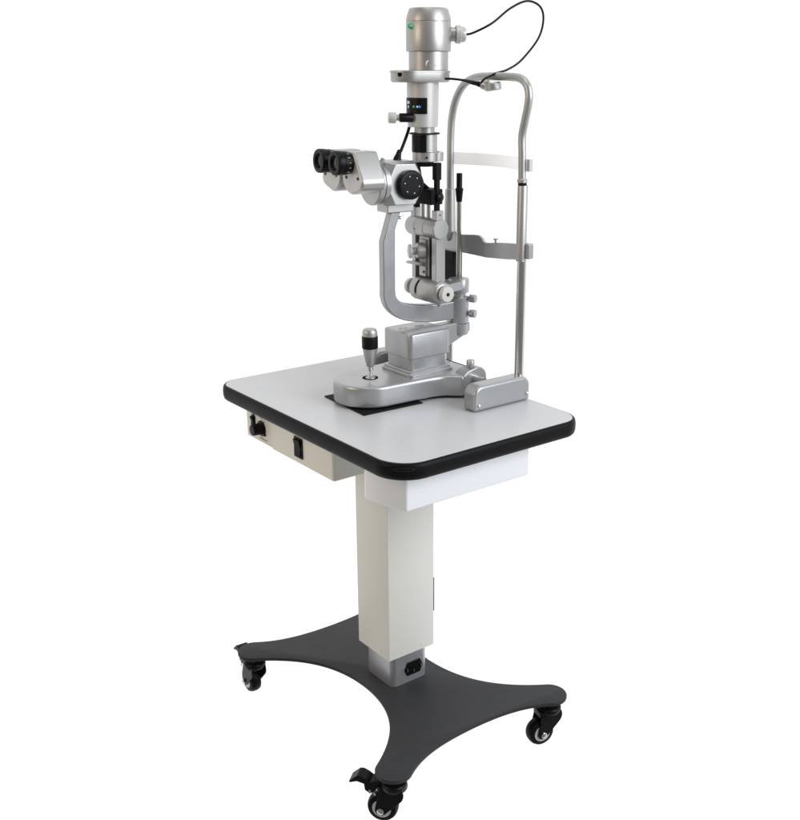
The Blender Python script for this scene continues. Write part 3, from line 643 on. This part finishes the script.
MB().lathe([(.0040, 0), (.0052, .004), (.0052, .016), (.0040, .018)], (.1840, -.0300, 1.3305), (.96, -.10, -.22), 20).build('cable_plug', 'black', slit)
# cable from the filter body down to the microscope top
MB().tube([(.0880, .0560, 1.2540), (.0790, .0540, 1.2350), (.0640, .0520, 1.2080), (.0600, .0515, 1.2030)], .0031, 14, 6).build('signal_cable', 'black', slit)
MB().lathe([(.0078, -.004), (.0078, .002), (.0060, .008), (.0040, .0190)], (.0520, .0505, 1.1890), (.40, .06, 1), 20).build('signal_plug', 'black', slit)

# =================================================================== FOCUSING ROD
rod = empty('focusing_rod', (PVX, PVY, .942), 'slim steel test rod with black handle standing upright in the pivot beside the chin rest', 'rod')
RX = PVX - .0010
MB().lathe([(.0042, .9412), (.0050, .9425), (.0050, 1.1020)], (RX, PVY, 0), (0, 0, 1), 28).build('rod_shaft', 'steel', rod)
MB().lathe([(.0058, 1.1000), (.0082, 1.1240), (.0088, 1.1260), (.0066, 1.1275), (.0060, 1.1285), (.0060, 1.1560), (.0055, 1.1570)], (RX, PVY, 0), (0, 0, 1), 28).build('rod_handle', 'black', rod)

# every grouped part is itself the mesh of its main body; the pieces on it are its children
def promote(e, main):
    d = next(c for c in e.children if c.name.split('.')[0] == main)
    for c in list(e.children):
        if c is not d: c.parent = d
    d.parent = e.parent; d.location = e.location.copy()
    nm = e.name; lab = e.get('label'); bpy.data.objects.remove(e); d.name = nm
    if lab: d['label'] = lab
for e in [c for c in table.children if c.type == 'EMPTY']: promote(e, 'fork')
promote(js, 'cone'); promote(arm, 'curved_arm'); promote(mic, 'body_block'); promote(ill, 'tower_plate')

# =================================================================== CAMERA
cam = bpy.data.cameras.new('camera'); co = bpy.data.objects.new('camera', cam); col.objects.link(co)
yaw, pit, rol = R(38.1685), R(-17.8286), R(.0619)
fw = Vector((math.sin(yaw) * math.cos(pit), math.cos(yaw) * math.cos(pit), math.sin(pit)))
rt = Vector((math.cos(yaw), -math.sin(yaw), 0)); up = rt.cross(fw)
rt2 = rt * math.cos(rol) + up * math.sin(rol); up2 = -rt * math.sin(rol) + up * math.cos(rol)
mw = Matrix.Identity(4)
for i in range(3): mw[i][0] = rt2[i]; mw[i][1] = up2[i]; mw[i][2] = -fw[i]; mw[i][3] = (-1.1752, -1.6249, 1.3460)[i]
co.matrix_world = mw
cam.sensor_fit = 'HORIZONTAL'; cam.sensor_width = 36; cam.lens = 1039.0325 / 800 * 36
cam.shift_x = (400 - 433.0746) / 800; cam.shift_y = -.00115; cam.clip_start = .02; cam.clip_end = 200
scene.camera = co

# =================================================================== WHITE STUDIO
w = bpy.data.worlds.new('World'); scene.world = w; w.use_nodes = True
nt = w.node_tree; N = nt.nodes; L = nt.links; bg = N['Background']
tc = N.new('ShaderNodeTexCoord')
dt = N.new('ShaderNodeVectorMath'); dt.operation = 'DOT_PRODUCT'; dt.inputs[1].default_value = (math.sin(yaw), math.cos(yaw), -.25)
L.new(tc.outputs['Generated'], dt.inputs[0])
mr_ = N.new('ShaderNodeMapRange'); mr_.interpolation_type = 'SMOOTHSTEP'
mr_.inputs[1].default_value = -.35; mr_.inputs[2].default_value = .10; mr_.inputs[3].default_value = .22; mr_.inputs[4].default_value = 1.06
L.new(dt.outputs['Value'], mr_.inputs[0])
L.new(mr_.outputs[0], bg.inputs['Strength'])
bg.inputs['Color'].default_value = (1, 1, 1, 1)

def softbox(name, loc, target, sx, sy, power, color):
    l = bpy.data.lights.new(name, 'AREA'); l.shape = 'RECTANGLE'; l.size = sx; l.size_y = sy; l.energy = power; l.color = color
    o = bpy.data.objects.new(name, l); col.objects.link(o); o.location = loc
    d = Vector(target) - Vector(loc); o.rotation_euler = d.to_track_quat('-Z', 'Y').to_euler()
    return o
softbox('window_softbox', (1.0, -2.8, 2.1), (0, 0, .9), 2.0, 2.3, 96, (.92, .96, 1.0))
softbox('warm_softbox', (-2.9, .3, 2.0), (0, 0, .8), 1.2, 1.6, 24, (1.0, .83, .60))
softbox('overhead_softbox', (-.3, -.5, 3.6), (0, 0, .8), 1.4, 1.4, 16, (1, 1, 1))

scene.view_settings.view_transform = 'Standard'; scene.view_settings.look = 'None'
scene.view_settings.exposure = 0; scene.view_settings.gamma = 1; scene.view_settings.use_curve_mapping = False
scene.render.resolution_x = 999; scene.render.resolution_y = 1024
